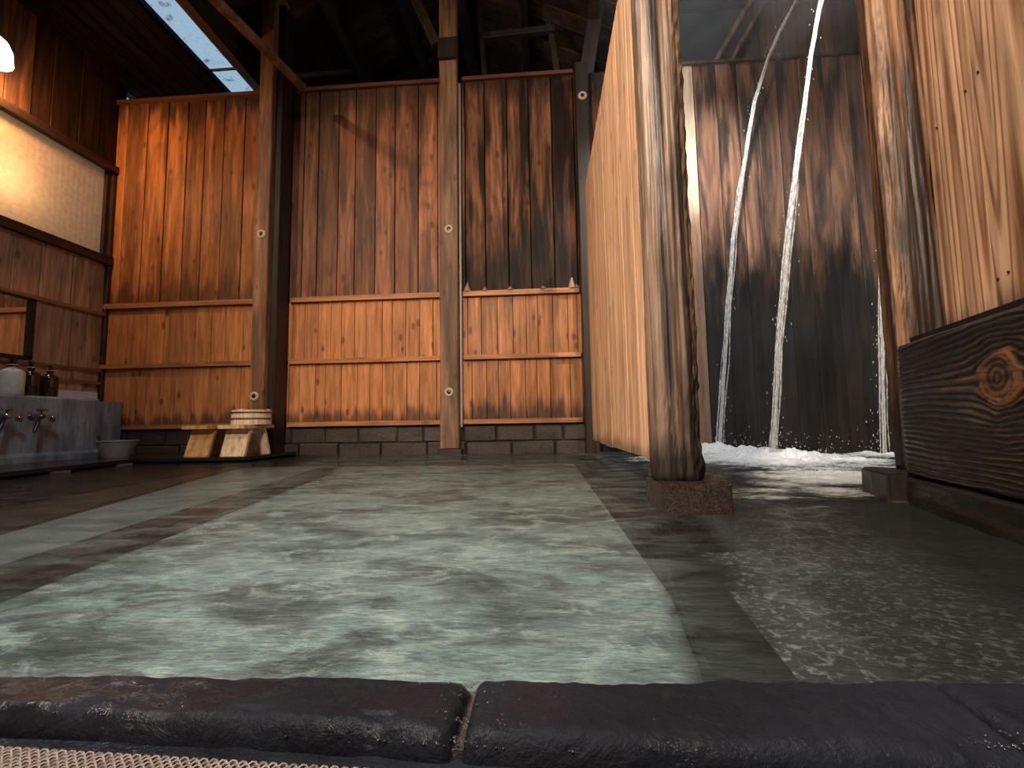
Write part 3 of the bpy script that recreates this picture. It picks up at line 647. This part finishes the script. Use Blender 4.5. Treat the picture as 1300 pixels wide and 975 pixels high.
# right hand corner: everything turned about 16 degrees
P0 = Vector((.88,1.11,0)); D = Vector((-.278,-.961,0)).normalized(); N = Vector((D.y,-D.x,0))
def rp(s, n, z): return P0 + D*s + N*n + Vector((0,0,z))
block('footing_block', rp(-.335,-.19,0), D, N, .182, .225, -.5, .075, M['block2'], 'plain dark block under the right post beside the charred beam')
c = rp(-.265,-.102,0)
eroded_post('eroded_post', c.x, c.y, D, .13, .126, .073, 3.6, M['log2'], 8.1, 'broad stained post on the right above the charred beam', amp=.010, wear=wear_right)
wr = empty('wall_right', tuple(rp(.2,-.15,.1)), kind='structure')
MB().prism(rp(-.195,-.235,-.3), D, N, Z_, 3.9, [(0,0),(1.6,0),(1.6,.03),(0,.03)]).build('backing', M['backing'], wr)
for a, b in ((-.198,.0062),(.0062,.235),(.237,.46),(.462,.70),(.702,.95),(.952,1.2)):
    MB().board(rp(a,-.168,.1), D, N, Z_, b-a-.0012, .028, 3.6, .0003).build('plank', M['right'], wr)
nl = MB()
for s_, z_ in ((-.15,.98),(-.02,.99),(.03,1.0),(.02,.52),(.055,.525),(.18,.99)):
    nl.lathe(rp(s_,-.139,z_), [(.003,0),(.003,.002)], 8, N)
nl.build('nail', M['black_pl'], wr)

# charred beam: upper timber with its knot and lower board
def charred(z0, z1, s0, s1, nf, nb, knot, seed, period, parent, name, amp):
    prof = []   # (n offset, z, normal n, normal z, is_front)
    nzr = 130 if knot else 50; R0 = .014
    for i in range(nzr): prof.append((nf, z0+(z1-R0-z0)*i/(nzr-1), 1, 0))
    for i in range(1, 7):
        a = PI/2*i/7; prof.append((nf-R0+R0*math.cos(a), z1-R0+R0*math.sin(a), math.cos(a), math.sin(a)))
    for i in range(16): prof.append((nf-R0-(nf-R0-nb)*i/15, z1, 0, 1))
    prof.append((nb, z0, -1, 0)); k = len(prof); ms = 260; V = []; Hh = []
    for j in range(ms):
        s = s0+(s1-s0)*j/(ms-1)
        for (n_, z, a, b) in prof:
            if a < 0: V.append(tuple(rp(s, n_, z))); Hh.append(0); continue
            ps = z*1.0 + (nf-n_)*.6; kn = 0; hh = None
            if knot:
                dx = (s-knot[0])/1.25; dz = (z-knot[1]); r = math.hypot(dx, dz); Rk = knot[2]
                r *= 1+.16*noise.noise(Vector((dx*30, dz*30, 2)))
                if r > Rk: ps = knot[1] + dz*(1-Rk*Rk/(r*r)) if a > .5 else ps
                else: kn = 1
                ring_w = math.exp(-((r-Rk*1.08)/(Rk*.22))**2)
            else: r = 9; Rk = 1; ring_w = 0
            wob = .012*noise.noise(Vector((s*2.2+seed, z*5, 0)))+.004*noise.noise(Vector((s*7+seed, z*12, 3)))
            if kn:
                g = .5+.5*math.sin(r/Rk*3.2*2*PI+3.2*noise.noise(Vector((dx*40,dz*40,5)))); h = .35+.3*g; dd = amp*(.9+.5*g)
            else:
                ph = (ps+wob)/period; g = .5+.5*math.sin(2*PI*ph + 1.4*noise.noise(Vector((s*5, ph*.9, seed))))
                g = g**1.4; ridge = noise.noise(Vector((s*3+seed, z*9, 7)))*.5+.5
                h = g*(.25+.75*ridge); dd = amp*(g-.5)*(.6+.8*ridge)
            h = h*(1-ring_w)+ring_w*(.85+.3*noise.noise(Vector((s*60,z*60,1)))); dd += ring_w*amp*1.6
            fine = noise.noise(Vector((s*18+seed, z*90, n_*90))); dd += amp*.35*fine; h += .18*fine
            endw = max(0, 1-(s-s0)/.03); dd -= .012*endw*endw
            big = .004*noise.noise(Vector((s*4+seed, z*4, 9)))
            Hh.append(min(1, max(0, h*(1 if knot else .55)*(.55+.75*max(0, min(1, (s-s0)/.35)))))); V.append(tuple(rp(s, n_+(dd+big)*a, z+(dd+big)*b)))
    F = [(j*k+i, (j+1)*k+i, (j+1)*k+(i+1) % k, j*k+(i+1) % k) for j in range(ms-1) for i in range(k)] + [tuple(range(k)), tuple((ms-1)*k+i for i in range(k))[::-1]]
    return mesh(name, V, F, M['beam'], parent, True, attr=Hh)
cb = empty('charred_beam', tuple(rp(.2,-.06,-.2)), 'huge wet charred timber with a round knot at the right edge', 'beam')
charred(.078,.405,-.145,.95,0,-.12,(.262,.286,.040),2.2,.0125,cb,'upper_timber',.0028)
charred(-.35,.070,-.15,.95,.004,-.12,None,5.7,.011,cb,'lower_board',.0022)
MB().board(rp(-.12,-.11,.404), D, N, Z_, 1.05, .085, .016, .006).build('top_strip', M['beam'], cb)

# ------------------------------------------------------------------ falling water, foam and drops
def stream(label, pts, r0, r1, seed):
    pts = [Vector(p) for p in pts]; fine = []
    for a, b in zip(pts[:-1], pts[1:]):
        for i in range(14): fine.append(a.lerp(b, i/14))
    fine.append(pts[-1]); o = empty('water_stream', tuple(pts[-1]), label, 'water stream', 'falling water streams'); L = len(fine)
    for k in range(11):
        ph = k*2*PI/11*1.7; strand = []; rad = []; off = .15+.8*((k*7) % 11)/11
        for i, p in enumerate(fine):
            t = i/(L-1); r = (r0+(r1-r0)*t)*off
            w = Vector((noise.noise(Vector((k*7+seed, p.z*2.5, 0))), noise.noise(Vector((k*7+seed, p.z*2.5, 9))), 0))
            strand.append(p + Vector((math.cos(ph+p.z*.5), math.sin(ph+p.z*.5), 0))*r*.8 + w*r*.5)
            rad.append(r0*(.20+.15*noise.noise(Vector((k*3.1+seed, p.z*14, 4)))+.10*(1-off)))
        MB().tube(strand, rad, 6).build('strand', M['fall'], o, True)
    dr = MB()
    for i in range(70):
        t = random.random()**.6; p = fine[int(t*(L-1))]; a = random.uniform(0,2*PI); r = (r0+(r1-r0)*t)*random.uniform(1,2.2)
        s = random.uniform(.0012,.0032); c = p+Vector((math.cos(a)*r, math.sin(a)*r, random.uniform(-.05,.05)))
        dr.tube([c-Vector((0,0,s*3)), c, c+Vector((0,0,s*2))], [s*.4,s,s*.3], 5)
    dr.build('drops', M['fall'], o, True)['kind'] = 'stuff'
    return o
stream('left arching stream of falling water, nearest the eroded post', [(1.90,3.18,3.25),(1.762,3.18,3.005),(1.667,3.18,2.80),(1.554,3.18,2.476),(1.456,3.18,2.01),(1.357,3.18,1.497),(1.288,3.18,.94),(1.222,3.18,.40),(1.176,3.18,-.01)], .018,.032,1.1)
stream('middle straight stream of falling water in the shower alcove', [(1.72,2.54,2.9),(1.65,2.54,2.62),(1.57,2.54,2.286),(1.449,2.54,1.634),(1.365,2.54,1.138),(1.292,2.54,.656),(1.228,2.54,.10),(1.213,2.54,-.01)], .019,.030,4.7)
stream('short stream half hidden behind the right post', [(2.06,2.72,2.2),(2.0,2.72,1.4),(1.96,2.72,.856),(1.945,2.72,.58),(1.925,2.72,.265),(1.91,2.72,-.01)], .012,.034,8.8)
def foam_patch():
    xs = np.linspace(.36,2.0,190); ys = np.linspace(1.05,3.36,240); V = []; H = []
    src = ((1.18,3.12,.40,1.0),(1.215,2.5,.42,1.05),(1.86,2.68,.22,.6),(1.02,1.75,.22,1.0),(1.25,2.05,.42,.55),(.95,2.4,.32,.6),(.62,2.6,.22,.45),(.80,1.62,.2,.5),(.86,1.42,.16,.55),(.66,1.40,.22,.38),(.55,1.7,.2,.45))
    for y in ys:
        for x in xs:
            a = 0
            for sx, sy, sr, k in src: a = max(a, k*math.exp(-((x-sx)**2/(sr*1.15)**2+(y-sy)**2/(sr*1.1)**2)))
            n1 = noise.noise(Vector((x*8,y*11,.5))); n2 = noise.noise(Vector((x*24,y*30,2.5))); n3 = noise.noise(Vector((x*60,y*70,4.5)))
            e = min((x-.36)/.1,(2.0-x)/.1,(y-1.05)/.12,(3.36-y)/.05,1); h = max(0,a+.35*n1*min(1,a*3))*max(0,e)
            V.append((x,y,.004+h*min(1,max(.12,(y-1.3)/1.1))*(.012+.030*max(0,n1+.4)*a+.022*abs(n2)*a+.010*n3))); H.append(h)
    m = len(xs); F = [(i*m+j,i*m+j+1,(i+1)*m+j+1,(i+1)*m+j) for i in range(len(ys)-1) for j in range(m-1) if max(H[i*m+j],H[i*m+j+1],H[(i+1)*m+j],H[(i+1)*m+j+1]) > .05]
    o = mesh('splash_foam', V, F, M['foam'], None, True, org=(1.1,2.4,0), attr=H)
    return props(o, 'white churning foam where the falling water hits the channel', 'foam', kind='stuff')
foam_patch()
sp = MB()
for i in range(420):
    sx, sy, sr = random.choice(((1.18,3.12,.12),(1.215,2.5,.14),(1.215,2.5,.14),(1.0,1.72,.09),(1.88,2.7,.1)))
    a = random.uniform(0,2*PI); r = sr*(.3+abs(random.gauss(0,1.2))); s = random.uniform(.001,.0034)
    c = Vector((sx+r*math.cos(a), sy+r*math.sin(a), .015+abs(random.gauss(0,.07))))
    sp.tube([c-Vector((0,0,s)), c, c+Vector((0,0,s))], [s*.5,s,s*.5], 5)
props(sp.build('splash_drops', M['fall'], None, True), 'fine drops thrown up around the foot of the streams', 'water drops', kind='stuff')

def steam():
    t = NT('steam'); v = t.pos(); n = t.noise(v, 1.6, 3, .6, .4)
    sc = t.n('ShaderNodeVolumeScatter'); sc.inputs['Color'].default_value = (.92,.95,1,1); sc.inputs['Anisotropy'].default_value = .2
    t.set(sc.inputs['Density'], t.mr(n, .42, .75, .0, .09)); t.t.links.new(sc.outputs[0], t.out.inputs['Volume']); return t.m
so = MB().box((.46,1.62,.03),(2.7,3.40,3.5)).build('steam', steam()); props(so, 'thin steam hanging in the shower alcove around the streams', 'steam', kind='stuff')
# ------------------------------------------------------------------ washing place on the left
dk = MB()
dk.prism((0,0,.012), X_, Y_, Z_, .022, [(-3.57,1.2),(-2.25,1.2),(-2.50,2.0),(-2.62,2.80),(-2.40,2.80),(-1.93,2.84),(-1.90,3.40),(-3.57,3.40)])
dk = dk.build('trim_2', M['deck']); props(dk, kind='structure')
for x, y_ in ((-2.47,1.80),(-2.56,2.25),(-2.62,2.68)):
    MB().box((x-.06,y_-.05,-.05),(x+.03,y_+.05,.010)).build('pad', M['pool_edge'], dk)
ct = empty('washing_counter', (-3.33,2.4,.034), 'streaky grey concrete washing counter along the left wall', 'counter')
MB().prism((0,1.3,0), X_, Z_, Y_, 1.68, [(-3.56,.034),(-3.06,.034),(-3.06,.07),(-3.095,.09),(-3.10,.425),(-3.11,.437),(-3.56,.437)]).build('body', M['concrete'], ct)
MB().box((-3.56,2.98,.034),(-3.34,3.40,.437)).build('end_ledge', M['concrete'], ct)
def tap(y, label):
    t = empty('water_tap', (-3.097,y,.30), label, 'tap', 'taps on the concrete counter')
    MB().lathe((-3.099,y,.31), [(.024,0),(.022,.006),(.012,.009),(.011,.055),(.015,.058),(.015,.078),(.009,.084)], 16, X_).build('body', M['chrome'], t, True)
    MB().tube([(-3.04,y,.31),(-3.03,y-.012,.295),(-3.018,y-.03,.26),(-3.01,y-.05,.215)], [.010,.011,.010,.009], 10).build('spout', M['black_pl'], t, True)
    h = MB().tube([(-3.03,y,.315),(-3.03,y,.345)], .007, 8); h.tube([(-3.03,y-.028,.347),(-3.03,y+.028,.347)], .006, 8)
    h.build('handle', M['chrome'], t, True)
    k = MB().tube([(-3.035,y,.312),(-3.03,y+.055,.305)], .009, 8); k.lathe((-3.03,y+.062,.297), [(.008,-.022),(.015,-.014),(.016,.006),(.008,.014)], 12)
    k.build('outlet', M['chrome'], t, True); return t
tap(2.56, 'chrome tap with a dark drooping spout, right one on the counter')
tap(2.38, 'chrome tap cut by the left edge of the picture')
def bottle(x, y, w, h, mat, label, cap=True):
    b = empty('pump_bottle', (x,y,.437), label, 'bottle', 'bottles on the counter'); z = .438; r = w/2
    MB().lathe((x,y,z), [(r*.92,0),(r,.006),(r,h*.60),(r*.93,h*.66),(r*.5,h*.73),(r*.34,h*.75),(r*.34,h*.80)], 24).build('flask', M[mat], b, True)
    p = MB().lathe((x,y,z), [(r*.42,h*.79),(r*.42,h*.87),(r*.2,h*.875),(r*.2,h*.95),(r*.36,h*.955),(r*.36,h)], 14); p.bar((x,y,z+h*.975),(x+.03,y-.03,z+h*.965),.012,.012)
    p.build('pump', M['black_pl'], b, True); MB().lathe((x,y,z), [(r*.44,h*.835),(r*.44,h*.855)], 14).build('collar', M['white'], b, True); return b
bottle(-3.17,2.50,.115,.215,'white','wide white pump bottle at the left edge of the counter')
bottle(-3.20,2.625,.092,.215,'amber','dark brown pump bottle next to the white one')
bottle(-3.20,2.735,.088,.205,'amber','dark brown pump bottle, rightmost on the counter')
bottle(-3.30,2.60,.09,.19,'amber','dark brown bottle in the back row behind the others')
tr = MB(); tr.prism((-3.54,2.95,.438), Y_, X_, Z_, .075, [(0,0),(.34,0),(.34,.10),(0,.10)])
props(tr.build('soap_tray', M['white']), 'low white box at the far end of the counter', 'box')
bs = MB().lathe((-2.90,2.93,.035), [(.075,0),(.112,.105),(.118,.108),(.118,.113),(.108,.112),(.07,.008)], 40).build('wash_basin', M['grey_pl'], None, True)
props(bs, 'small grey plastic wash basin on the ledge by the counter', 'basin')
def stool(x, y, label, tm, lm):
    s = empty('bath_stool', (x,y,.034), label, 'stool', 'bath stools'); w, L, h = .165,.34,.205; z = .035
    MB().board((x-w/2-.008,y-L/2,z+h-.024), X_, Z_, Y_, w+.016, .024, L, .003).build('seat', M[tm], s)
    for sg in (-1, 1):
        yb, yt = y+sg*(L/2-.02), y+sg*(L/2-.085); t_ = .022*sg
        v = [(x-w/2,yb,z),(x+w/2,yb,z),(x+w/2,yt,z+h-.024),(x-w/2,yt,z+h-.024),(x-w/2,yb-t_,z),(x+w/2,yb-t_,z),(x+w/2,yt-t_,z+h-.024),(x-w/2,yt-t_,z+h-.024)]
        MB().add(v, [(0,1,2,3),(7,6,5,4),(0,4,5,1),(1,5,6,2),(2,6,7,3),(3,7,4,0)]).build('leg', M[lm], s)
    MB().board((x-.02,y-L/2+.075,z+h-.06), X_, Z_, Y_, .04, .03, L-.15, .002).build('stretcher', M[lm], s); return s
stool(-2.045,3.03,'pale wooden bath stool carrying the round bucket','hinoki','hinoki_w')
stool(-2.31,3.05,'amber wooden bath stool left of the bucket','hinoki_o','hinoki_o')
bk = empty('wooden_bucket', (-2.035,3.06,.242), 'low pale wooden bucket with two copper hoops on the bath stool', 'bucket')
bx, by, bz = -2.035,3.06,.2415
for i in range(18):
    a0, a1 = 2*PI*i/18+.006, 2*PI*(i+1)/18-.006; v = []; ht = .104+random.uniform(-.004,.003)
    for z_, ro, ri in ((0,.126,.110),(ht,.122,.108)):
        for a in (a0,(a0+a1)/2,a1): v.append((bx+ro*math.cos(a),by+ro*math.sin(a),bz+z_))
        for a in (a1,(a0+a1)/2,a0): v.append((bx+ri*math.cos(a),by+ri*math.sin(a),bz+z_))
    f = [(i_,(i_+1) % 6,6+(i_+1) % 6,6+i_) for i_ in range(6)]+[(5,4,3,2,1,0),(6,7,8,9,10,11)]
    MB().add(v,f).build('stave', M['stave'], bk)
MB().lathe((bx,by,bz), [(.111,.008),(.111,.018)], 36).build('bucket_base', M['stave'], bk)
for z_, r_ in ((.036,.1262),(.078,.1245)):
    MB().lathe((bx,by,bz), [(r_-.002,z_),(r_+.003,z_+.001),(r_+.003,z_+.009),(r_-.002,z_+.010)], 48, closed=True).build('hoop', M['hoop'], bk, True)

# pendant lamp at the left edge: half of it is outside the frame
lm = empty('pendant_lamp', (-3.43,2.44,2.56), 'white glowing dome lamp at the upper left edge', 'lamp')
MB().lathe((-3.43,2.44,2.56), [(.02,.17),(.045,.165),(.085,.13),(.105,.08),(.112,.0),(.108,.0),(.101,.078),(.081,.126),(.045,.158),(.02,.162)], 36, closed=True).build('shade', M['glow'], lm, True)
MB().lathe((-3.43,2.44,2.56), [(.01,.04),(.04,.05),(.045,.09),(.02,.14)], 20).build('bulb', M['glow'], lm, True)
MB().tube([(-3.43,2.44,2.74),(-3.43,2.44,3.20)], .006, 8).build('cord', M['black_pl'], lm)
pl = bpy.data.lights.new('pendant_bulb', 'POINT'); pl.energy = 31; pl.color = (1.0,.50,.20); pl.shadow_soft_size = .06
po = bpy.data.objects.new('pendant_bulb', pl); COL.objects.link(po); po.location = (-3.38,2.47,2.50)

# ------------------------------------------------------------------ near kerb of dark slate and the woven mat
kb = empty('trim_3', (0,.34,0), kind='structure')
def kerb(xf0, xf1, xb0, xb1, seed, name='kerb_stone'):
    """slab between two slanted joints: xf = x at the near edge, xb = x at the water edge"""
    n, prof = 150, []
    for i in range(8): prof.append((.374, -.12+.125*i/8))
    for i in range(7): a = PI/2*i/7; prof.append((.374-.014*(1-math.cos(a))-.0, .008+.018*math.sin(a)))
    for i in range(26): prof.append((.358-.047*i/25, .0262))
    for i in range(1, 14): a = PI/2*i/13; prof.append((.311-.013*math.sin(a), .0262-.020*(1-math.cos(a))))
    prof.append((.298,-.12)); k = len(prof); V = []
    for j in range(n):
        t = j/(n-1); endw = max(0, 1-min(t, 1-t)*(xf1-xf0)/.008)
        for i, (y, z) in enumerate(prof):
            u = (y-.298)/.076; x = (xf0+(xf1-xf0)*t)*(1-u)+(xb0+(xb1-xb0)*t)*u
            d = .0032*noise.noise(Vector((x*9+seed,y*16,1)))+.0016*noise.noise(Vector((x*34+seed,y*44,5)))+.0007*noise.noise(Vector((x*120,y*140,5)))
            chip = max(0, noise.noise(Vector((x*22+seed,3,9)))-.22)*.010 if y < .318 and z > -.01 else 0
            V.append((x, y+x*(-.04+.068*min(1,max(0,u))) + d*.7 + chip*.6, z+d-.006*endw*endw-chip if z > -.1 else z))
    F = [(j*k+i,j*k+(i+1) % k,(j+1)*k+(i+1) % k,(j+1)*k+i) for j in range(n-1) for i in range(k)]+[tuple(range(k))[::-1],tuple((n-1)*k+i for i in range(k))]
    return mesh(name, V, F, M['slate'], kb, True)
kerb(-1.05,-.385,-1.1,-.40,1.0) if False else kerb(-1.05,-.064,-1.05,-.060,1.0)
kerb(-.055,.281,-.055,.281,3.0); kerb(.287,1.0,.284,1.05,5.0)
mo = MB(); mo.prism((0,0,-.1), X_, Y_, Z_, .113, [(-.068,.306),(-.051,.306),(-.052,.370),(-.064,.370)]); mo.build('mortar_joint', M['mortar'], kb)
mo = MB(); mo.prism((0,0,-.1), X_, Y_, Z_, .114, [(.278,.306),(.290,.306),(.289,.380),(.279,.380)]); mo.build('mortar_joint', M['mortar'], kb)
MB().box((-1.4,-1.6,-.3),(1.4,.31,.0085)).build('near_floor', M['slate'], fl)
bd = MB()
for i in range(330):
    cx_ = random.choice((-.058+random.gauss(0,.02), -.02+random.gauss(0,.05), random.uniform(-.3,.35), .283+random.gauss(0,.02))); y_ = .300+abs(random.gauss(0,.012)) if i % 5 else random.uniform(.30,.36)
    r_ = random.uniform(.0004,.0012); c_ = Vector((cx_, y_-.03*cx_, .0245 if y_ > .311 else .018))
    bd.lathe(c_, [(r_*.9,0),(r_,r_*.3),(r_*.75,r_*.75),(r_*.3,r_*.95)], 8)
M['bead'] = plain('water_bead', (.10,.10,.105), .06, .35, 1.0)
bo = bd.build('water_beads', M['bead'], kb, True); bo['kind'] = 'stuff'
def mat_():
    t = NT('woven_mat'); v = t.pos(); n = t.noise(v, 40, 3, .6); t.princ(t.mix(t.mr(n,.3,.7),(.40,.30,.25),(.58,.47,.40)), .6); return t.m
M['weave'] = mat_()
mt = empty('woven_mat', (-.2,.24,.009), 'pale woven floor mat lying against the near kerb', 'mat')
wv = MB(); nx = 250
def mat_edge(x): return .283+.01*0+.012*(x+.4)*0
for r_ in range(30):
    y = .2965-.0026*r_; pts = []; ph = (r_ % 2)*PI
    xs = np.linspace(-.52,.30,nx*2)
    pts = [(x, y-.030*(x+.42)+.0010*math.sin(i*PI/2+ph), 0.0125+.0010*math.cos(i*PI/2+ph)) for i, x in enumerate(xs)]
    wv.tube(pts, .00075, 4)
o = wv.build('weft_cords', M['weave'], mt, False); o['kind'] = 'stuff'
MB().prism((0,0,.0085), X_, Y_, Z_, .002, [(-.53,.15),(.31,.13),(.31,.272),(-.53,.298)]).build('mat_base', M['black_pl'], mt)
